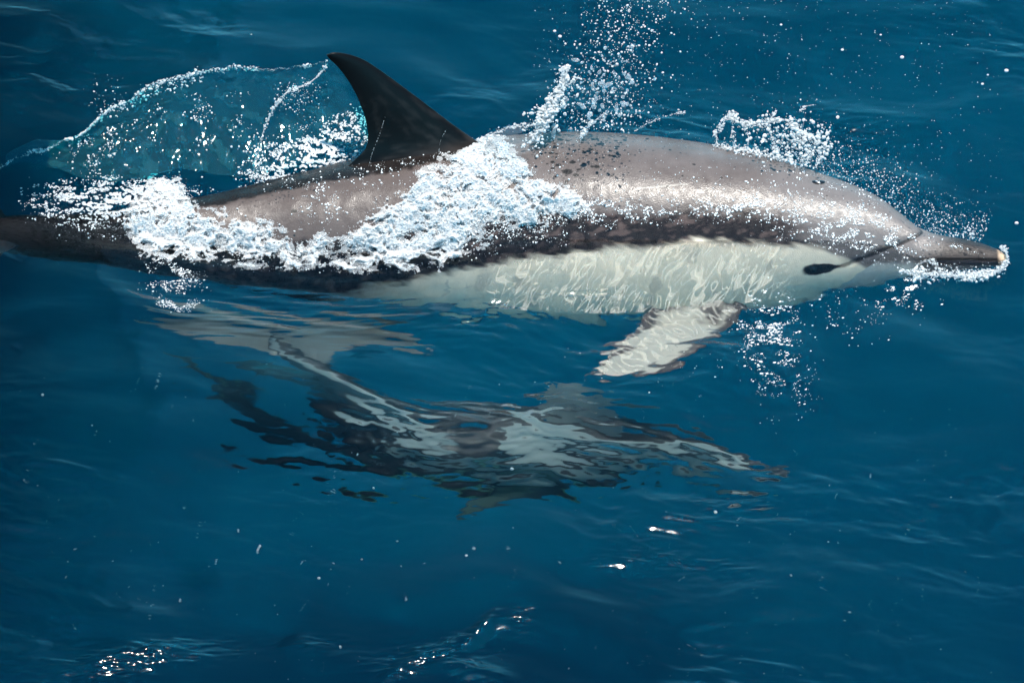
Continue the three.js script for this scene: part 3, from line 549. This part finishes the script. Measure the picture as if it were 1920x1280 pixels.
function buildCurtain(r, tri) {
  const nx = 260, ny = 110, P = [], idx = [];
  const at = (px, v) => { const base = inAir(px, foot2(px), 0.015), rim = inAir(px, RIM(px, 1), RIMY(px, 1)); return base.lerp(rim, v).add(V(0, 0, -0.05 * Math.sin(v * Math.PI) + 0.03 * fbm(px / 60, v * 2.5, 91, 3) + 0.006 * fbm(px / 15, v * 9, 92, 3))); };
  for (let j = 0; j <= ny; j++) for (let i = 0; i <= nx; i++) { const p = at(lerp(8, 716, i / nx), j / ny); P.push(p.x, p.y, p.z); }
  for (let j = 0; j < ny; j++) for (let i = 0; i < nx; i++) { const a = j * (nx + 1) + i; idx.push(a, a + 1, a + nx + 1, a + 1, a + nx + 2, a + nx + 1); }
  const g = new THREE.BufferGeometry(); g.setAttribute('position', new THREE.Float32BufferAttribute(P, 3)); g.setIndex(idx); g.computeVertexNormals();
  const ai = []; for (let j = 0; j < ny; j++) for (let i = 0; i < nx; i++) { const px = lerp(8, 716, i / nx), v = j / ny; if (fbm(px / 34 + 2 * v, v * 7, 131, 5) + 0.2 * noise(px / 8, v * 16, 132) > 0.08 + 0.1 * v) { const a = j * (nx + 1) + i; ai.push(a, a + 1, a + nx + 1, a + 1, a + nx + 2, a + nx + 1); } }
  const ag = new THREE.BufferGeometry(); ag.setAttribute('position', new THREE.Float32BufferAttribute(P.map((v, k) => v + (k % 3 === 2 ? 0.004 : k % 3 === 1 ? 0.003 : 0)), 3)); ag.setIndex(ai); ag.computeVertexNormals();
  const am = new THREE.Mesh(ag, airyM); am.name = 'aerated_patch';
  const o = new THREE.Mesh(g, sheetM); o.name = 'wave_curtain'; o.add(am); tag(o, 'thin curved sheet of teal water lifting off behind the dark fin', 'wave sheet'); 
  const c = new Cloud();
  for (let k = 0; k < 1500; k++) { const px = -10 + 624 * r(), w = Math.max(0.35, 1.6 + 7 * noise(px / 22, 1, 95) + 5 * noise(px / 6, 2, 96)) + (px < 430 && px > 160 ? 1.5 : 0); if (w < 0.5 && r() < 0.6) continue; const p = at(px, 1.0 - (px < 430 ? 0.06 : 0.03) * r() ** 2); c.push(p.add(V(0, (r() - 0.5) * w * PX * (r() < 0.1 ? 5 : 1.8), 0)), PX * (0.35 + Math.min(2.4, w * 0.4) * r() ** 4), 1 + r()); }
  for (let k = 0; k < 320; k++) { const px = 120 + 260 * r(), p = at(px, 1 - 0.22 * r() ** 2); c.push(p, PX * (0.6 + 1.8 * r() ** 2), 1 + r()); }
  const rim = new THREE.InstancedMesh(lumpGeo, dropM, c.m.length); c.m.forEach((m, i) => rim.setMatrixAt(i, m)); rim.name = 'beaded_rim'; tag(rim, null, null, 'stuff'); o.add(rim);
  add(o);
  const onSheet = (px, py) => { const f = foot2(px), m = RIM(px, 1), v = (f - py) / (f - m); return px < 690 && v > 0.02 && v < 1 ? at(px, v).addScaledVector(TOC, 0.012) : up2(px, py, r); };
  // second thinner fold beside the fin
  const c2 = new Cloud(), y = 0.12, S = (l, n, w) => strand(c2, r, l.map(([a, b, q]) => [a, b, q ?? y]), n, () => w, 0.8);
  S([[612, 122, 0.17], [592, 146, 0.16], [570, 160, 0.15], [545, 168, 0.14], [525, 186, 0.12], [508, 212, 0.1], [494, 246, 0.07], [482, 284, 0.04], [474, 312, 0.02]], 420, 4);
  for (let k = 0; k < 620; k++) { const px = 380 + 150 * tri(), py = 250 + 60 * tri(); if (noise(px / 40, py / 40, 97) < 0) continue; c2.push(onSheet(px, py), PX * (0.5 + 1.8 * r() ** 3)); }
  for (let k = 0; k < 500; k++) { const px = 180 + 60 * tri(), py = 300 + 40 * tri(); if (noise(px / 30, py / 30, 98) < 0) continue; c2.push(onSheet(px, py), PX * (0.5 + 1.8 * r() ** 3)); }
  for (let k = 0; k < 200; k++) { const px = 560 + 45 * tri(), py = 215 + 45 * tri(); c2.push(onSheet(px, py), PX * (0.4 + 1.2 * r() ** 3)); }
  for (let k = 0; k < 60; k++) { const px = 200 + 40 * tri(), py = 180 + 40 * tri(); c2.push(onSheet(px, py), PX * (0.5 + 1.4 * r() ** 3)); }
  c2.build('falling_drops', dropM, dropGeo, 'loose drops and thin thread of water on the sheet behind the fin', 'droplets');
  // milky wash at the foot of the sheet
  const c3 = new Cloud();
  for (let k = 0; k < 26000; k++) {
    const a = r() < 0.55, px = a ? 215 + 130 * tri() : 585 + 105 * tri(), py = a ? 378 + 36 * tri() : FOOT(px, 1) - 8 + 34 * tri() - 0.1 * (px - 585);
    if (px > 690 || fbm(px / 36, py / 9, 99, 3) + 0.5 * noise(px / 6, py / 5, 100) < 0.02) continue;
    const t = px > 370 ? B1.T(px, 1) - 3 : 470; if (py > t) continue;
    c3.push(py < foot2(px) ? onSheet(px, py) : inAir(px, py, 0.012 + 0.012 * r()), PX * (0.4 + 1.0 * r() ** 2), 1 + r(), V(1, 0.1, 0.1).normalize());
  }
  c3.build('foam_wash', frothM, dropGeo, 'milky white wash streaming behind the ridge of the tail', 'wash');
  // film of water in front of the fin
  const fp = [[880, 275, 0.1], [930, 245, 0.13], [985, 236, 0.15], [1040, 222, 0.16]], lo = [[930, 300, 0.09], [960, 318, 0.075], [990, 330, 0.06], [1026, 322, 0.05]];
  const A = new THREE.CatmullRomCurve3(fp.map((q) => inAir(...q))), Bc = new THREE.CatmullRomCurve3(lo.map((q) => surfaceAt(q[0], q[1], 0.006))), PP = [], II = [];
  for (let j = 0; j <= 40; j++) for (let i = 0; i <= 40; i++) { const p = A.getPoint(i / 40).lerp(Bc.getPoint(i / 40), j / 40); p.z += 0.02 * Math.sin(j / 40 * Math.PI) + 0.006 * fbm(i / 8, j / 6, 101, 3); PP.push(p.x, p.y, p.z); }
  for (let j = 0; j < 40; j++) for (let i = 0; i < 40; i++) { if (i / 40 > 0.72 + 0.35 * noise(j / 5, 3, 103) || i / 40 < 0.08 + 0.1 * noise(j / 5, 8, 104)) continue; const a = j * 41 + i; II.push(a, a + 41, a + 1, a + 1, a + 41, a + 42); }
  const fg = new THREE.BufferGeometry(); fg.setAttribute('position', new THREE.Float32BufferAttribute(PP, 3)); fg.setIndex(II); fg.computeVertexNormals();
  const fo = new THREE.Mesh(fg, filmM); fo.name = 'water_film'; tag(fo, 'clear film of water stretched between the fin and the jet', 'water film'); add(fo);
}
const up2 = (px, py, r) => inAir(px, py, 0.03 + 0.1 * r());
function buildFlecks() {
  // bubbles and flecks at the water's surface, and specks drifting under it
  const r = rng(33), tri = () => r() + r() + r() - 1.5, c = new Cloud();
  const zone = (cx, cy, wx, wy, n, s, tilt = 0) => { for (let k = 0; k < n; k++) { const px = cx + wx * tri(), py = cy + wy * tri() + tilt * (px - cx); if (noise(px / 30, py / 20, 111) < -0.1) continue; const w = inAir(px, py, 0); c.push(inAir(px, py, seaLevel(w.x, w.z) + 0.0008), PX * (0.3 + s * r() ** 4), 1 + 1.6 * r(), V(1, 0, -0.2).normalize()); } };
  zone(1440, 620, 62, 74, 1300, 1.1); zone(1470, 720, 60, 60, 360, 0.8); zone(1600, 590, 120, 50, 240, 0.9); zone(1700, 534, 34, 12, 420, 2.2, -0.35); zone(1700, 565, 50, 14, 120, 1.2); zone(1250, 690, 200, 40, 60, 1);
  zone(330, 572, 60, 12, 500, 0.7); zone(325, 520, 50, 30, 800, 0.9);
  c.build('surface_bubbles', foamM, dropGeo, 'small white bubbles floating on the water around the head and flipper', 'bubbles');
  const d = new Cloud();
  for (let k = 0; k < 260; k++) { const px = 30 + 1860 * r(), py = 700 + 580 * r(); d.push(under(px, py, -0.05 - 0.5 * r()), PX * (0.6 + 1.7 * r() ** 4)); }
  for (const [px, py, s] of [[78, 743, 4], [597, 1082, 4], [700, 916, 3], [875, 1045, 4], [678, 1047, 3], [960, 880, 5], [1343, 958, 4], [470, 68, 2.5]]) d.push(under(px, py, -0.03), PX * s * 0.7);
  d.build('drifting_specks', speckM, dropGeo, 'pale specks drifting in the open blue water', 'specks');
}

// added pale mesh on the water imitating rippling sunlight on belly and flipper
function buildCaustics() {
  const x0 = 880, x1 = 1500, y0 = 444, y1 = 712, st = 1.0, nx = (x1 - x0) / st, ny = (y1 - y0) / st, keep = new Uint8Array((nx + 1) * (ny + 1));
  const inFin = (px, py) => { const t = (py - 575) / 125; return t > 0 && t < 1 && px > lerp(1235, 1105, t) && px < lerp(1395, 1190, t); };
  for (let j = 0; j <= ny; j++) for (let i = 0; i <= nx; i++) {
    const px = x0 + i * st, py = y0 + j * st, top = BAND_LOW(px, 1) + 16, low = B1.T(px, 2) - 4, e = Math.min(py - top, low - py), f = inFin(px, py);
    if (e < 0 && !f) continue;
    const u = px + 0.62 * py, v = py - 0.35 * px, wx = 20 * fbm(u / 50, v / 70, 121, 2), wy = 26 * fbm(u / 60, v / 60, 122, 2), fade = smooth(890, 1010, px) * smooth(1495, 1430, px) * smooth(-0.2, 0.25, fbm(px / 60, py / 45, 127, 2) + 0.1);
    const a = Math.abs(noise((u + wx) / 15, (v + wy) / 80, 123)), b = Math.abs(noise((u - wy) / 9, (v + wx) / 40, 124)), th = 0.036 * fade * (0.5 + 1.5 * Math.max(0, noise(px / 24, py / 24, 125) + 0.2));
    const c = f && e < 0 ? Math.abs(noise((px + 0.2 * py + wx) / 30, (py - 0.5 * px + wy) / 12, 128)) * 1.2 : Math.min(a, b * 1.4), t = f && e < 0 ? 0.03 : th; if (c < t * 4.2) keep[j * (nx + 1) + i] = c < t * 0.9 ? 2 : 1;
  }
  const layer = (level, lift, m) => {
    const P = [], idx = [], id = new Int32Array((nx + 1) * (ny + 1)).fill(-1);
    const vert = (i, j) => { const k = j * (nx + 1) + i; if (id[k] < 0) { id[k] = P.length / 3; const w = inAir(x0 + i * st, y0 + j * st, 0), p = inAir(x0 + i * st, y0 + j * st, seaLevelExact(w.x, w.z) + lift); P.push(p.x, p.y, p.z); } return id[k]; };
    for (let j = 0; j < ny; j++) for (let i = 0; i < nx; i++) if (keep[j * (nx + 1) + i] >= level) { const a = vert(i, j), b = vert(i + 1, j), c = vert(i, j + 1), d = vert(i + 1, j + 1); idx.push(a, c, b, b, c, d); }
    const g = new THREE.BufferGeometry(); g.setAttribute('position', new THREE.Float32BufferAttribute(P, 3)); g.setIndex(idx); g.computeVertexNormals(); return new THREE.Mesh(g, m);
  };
  const o = layer(1, 0.0012, causticM), core = layer(2, 0.0024, causticM); core.name = 'caustic_core'; tag(core, null, null, 'stuff'); o.add(core);
  o.name = 'caustic_net'; tag(o, 'added net of pale mesh imitating rippling sunlight over the belly and flipper', 'foam', 'stuff'); add(o);
}
// added unseen boat outside the frame, placed to shade sea and tail at left
function buildShadeBoat() {
  const root = new THREE.Group(); root.name = 'added_shade_boat';
  const hullM = new THREE.MeshPhysicalMaterial({ color: rgb([0.03, 0.045, 0.07]), roughness: 0.35, clearcoat: 0.5 }), deckM = new THREE.MeshStandardMaterial({ color: rgb([0.62, 0.60, 0.55]), roughness: 0.7 }), railM = new THREE.MeshStandardMaterial({ color: rgb([0.06, 0.06, 0.065]), roughness: 0.6 });
  const P = [], idx = [], nz = 40, prof = [[0, -0.45], [0.55, -0.22], [0.8, 0.02], [1.0, 0.5], [1.22, 1.0], [1.36, 1.32]], m = prof.length * 2 - 1;
  const wide = (t) => Math.sqrt(Math.max(0, 1 - Math.pow(Math.max(0, (t - 0.45) / 0.55), 2.4))), cx = -2.33, zr = (t) => -0.42 - 7.2 * t;
  for (let i = 0; i <= nz; i++) { const t = i / nz, w = wide(t), up = 0.3 * t * t; for (let j = 0; j < m; j++) { const k = j - prof.length + 1, q = prof[Math.abs(k)]; P.push(cx + Math.sign(k) * q[0] * w, q[1] + up * (q[1] > 0 ? 1 : 0.6), zr(t)); } }
  for (let i = 0; i < nz; i++) for (let j = 0; j < m - 1; j++) { const a = i * m + j; idx.push(a, a + 1, a + m, a + 1, a + m + 1, a + m); }
  for (let j = 1; j < m - 1; j++) idx.push(0, j + 1, j);
  const g = new THREE.BufferGeometry(); g.setAttribute('position', new THREE.Float32BufferAttribute(P, 3)); g.setIndex(idx); g.computeVertexNormals();
  const hull = new THREE.Mesh(g, hullM); hull.name = 'hull';
  const D = [], di = []; for (let i = 0; i <= nz; i++) { const t = i / nz, w = wide(t) * 1.33; D.push(cx - w, 1.26 + 0.3 * t * t, zr(t), cx + w, 1.26 + 0.3 * t * t, zr(t)); } for (let i = 0; i < nz; i++) { const a = i * 2; di.push(a, a + 1, a + 2, a + 1, a + 3, a + 2); }
  const dg = new THREE.BufferGeometry(); dg.setAttribute('position', new THREE.Float32BufferAttribute(D, 3)); dg.setIndex(di); dg.computeVertexNormals();
  const deck = new THREE.Mesh(dg, deckM); deck.name = 'deck'; root.add(hull, deck);
  for (const sd of [-1, 1]) { const cv = new THREE.CatmullRomCurve3(Array.from({ length: 20 }, (_, i) => { const t = i / 19; return V(cx + sd * 1.37 * wide(t), 1.34 + 0.3 * t * t, zr(t)); })); const rail = new THREE.Mesh(new THREE.TubeGeometry(cv, 80, 0.035, 10), railM); rail.name = 'rub_rail'; root.add(rail); }
  tag(root, 'unseen dark hulled boat added to shade the sea and the tail', 'boat'); add(root);
}
buildShadeBoat(); buildDeep(); buildSea(); buildDolphin1(); buildOthers(); buildFoam(); buildBeads(); buildSpray(); buildFlecks(); buildCaustics();
renderer.render(scene, camera);
